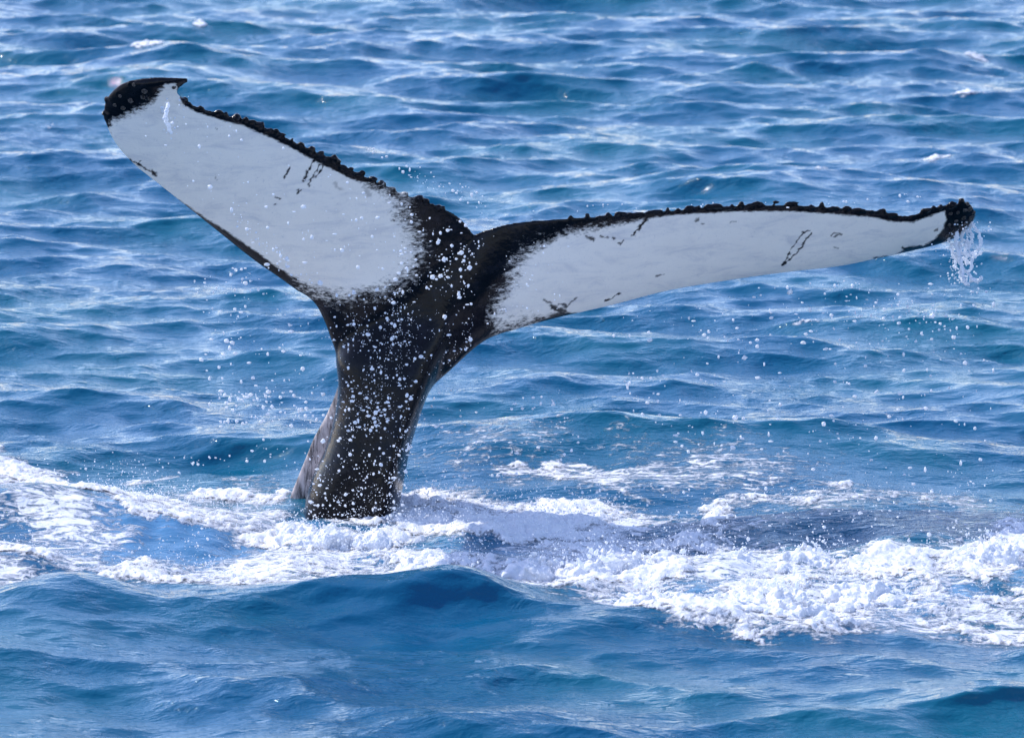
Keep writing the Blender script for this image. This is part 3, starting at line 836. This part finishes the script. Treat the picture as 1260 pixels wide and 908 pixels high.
scatter([(490, 250), (575, 275), (600, 300), (560, 370), (470, 360)], 150, .002, .0085, F0, -0.4, 0.4, 2.6)
scatter([(150, 150), (280, 150), (480, 240), (500, 330), (400, 350), (250, 250)], 130, .0022, .0085, -1.1, -0.65, 0.5, 3)
scatter([(255, 230), (350, 310), (410, 360), (330, 330)], 50, .0025, .010, -1.0, -0.6, 0.4, 3)
scatter([(600, 290), (700, 300), (690, 380), (600, 400)], 50, .002, .005, F0, -0.3, 0.3)
scatter([(430, 170), (600, 240), (600, 275), (540, 240)], 60, .002, .0065, -0.6, 0.3, 0.6)
scatter([(590, 262), (760, 250), (1180, 235), (1180, 250), (760, 262)], 30, .002, .006, -0.2, 0.4, 0.5)
scatter([(780, 370), (1000, 345), (1228, 350), (1228, 590), (1000, 585), (800, 560), (740, 420)], 420, .0022, .0088, -0.9, 0.8, 0.45, 2.6)
scatter([(1020, 360), (1150, 370), (1150, 450), (1020, 440)], 80, .0025, .0085, -0.6, 0.6, 0.6)
scatter([(230, 330), (330, 330), (405, 420), (405, 500), (360, 590), (260, 520)], 190, .0022, .0085, -0.8, 0.5, 0.45, 2.6)
scatter([(270, 480), (400, 480), (390, 525), (270, 520)], 90, .003, .0085, -0.5, 0.5, 0.5, 2.0)
scatter([(510, 480), (700, 480), (740, 560), (520, 620), (505, 560)], 170, .002, .007, -0.7, 0.5, 0.4, 2.6)
scatter([(500, 590), (900, 600), (900, 650), (640, 660), (500, 650)], 160, .002, .006, -0.9, 0.0, 0.4, 2.6)
scatter([(340, 640), (640, 650), (640, 690), (340, 690)], 420, .0018, .006, -1.1, -0.5, 0.4, 2.4)
scatter([(560, 660), (1228, 640), (1228, 740), (780, 740), (640, 710)], 520, .0018, .0065, -2.2, -0.9, 0.6, 2.4)
scatter([(830, 600), (1228, 590), (1228, 660), (830, 660)], 160, .002, .006, -1.2, -0.4, 0.4, 2.6)
scatter([(40, 560), (350, 560), (350, 640), (40, 620)], 130, .002, .006, -0.9, 0.2, 0.5, 2.6)
scatter([(30, 640), (380, 650), (420, 715), (30, 700)], 150, .0018, .005, -1.6, -0.8, 0.5, 2.6)
# fine mist hanging over the whitewater
mx = rg.uniform(-3.0, 3.0, 130000); my = rg.uniform(-3.6, 0.6, 130000)
md = foam_density(mx, my); kp = rg.random(130000) < np.clip(md - 0.35, 0, 1)**1.5 * 0.9
hz = 0.02 + rg.exponential(0.034, 130000) * (0.4 + 1.4 * np.clip(fbm(mx * 2.5, my * 2.5, 2, 8) + .3, 0, 1))
MC = np.stack([mx, my, hz + humps(mx, my)], 1)[kp]; MR = .001 + .0032 * rg.random(len(MC))**2
EXTRA.append(balls(MC, MR, None, ICO1, .15, rg))
C = np.array(C); Rr = np.array(Rr)
S = np.stack([rg.uniform(.6, 1.7, len(C)), np.ones(len(C)), rg.uniform(.55, 1.6, len(C))], 1)
big_ = Rr > .003
dv, df = balls(C[big_], Rr[big_], S[big_], ICO2, .17, rg)
EXTRA.append(balls(C[~big_], Rr[~big_], S[~big_], ICO1, .17, rg))
for ev, ef in EXTRA:
    df = np.vstack([df, ef + len(dv)]); dv = np.vstack([dv, ev])
o = np_mesh('spray_droplets', dv, df, M_DROP)
tag(o, 'countless white water droplets flying around the whale tail', 'spray', kind='stuff')
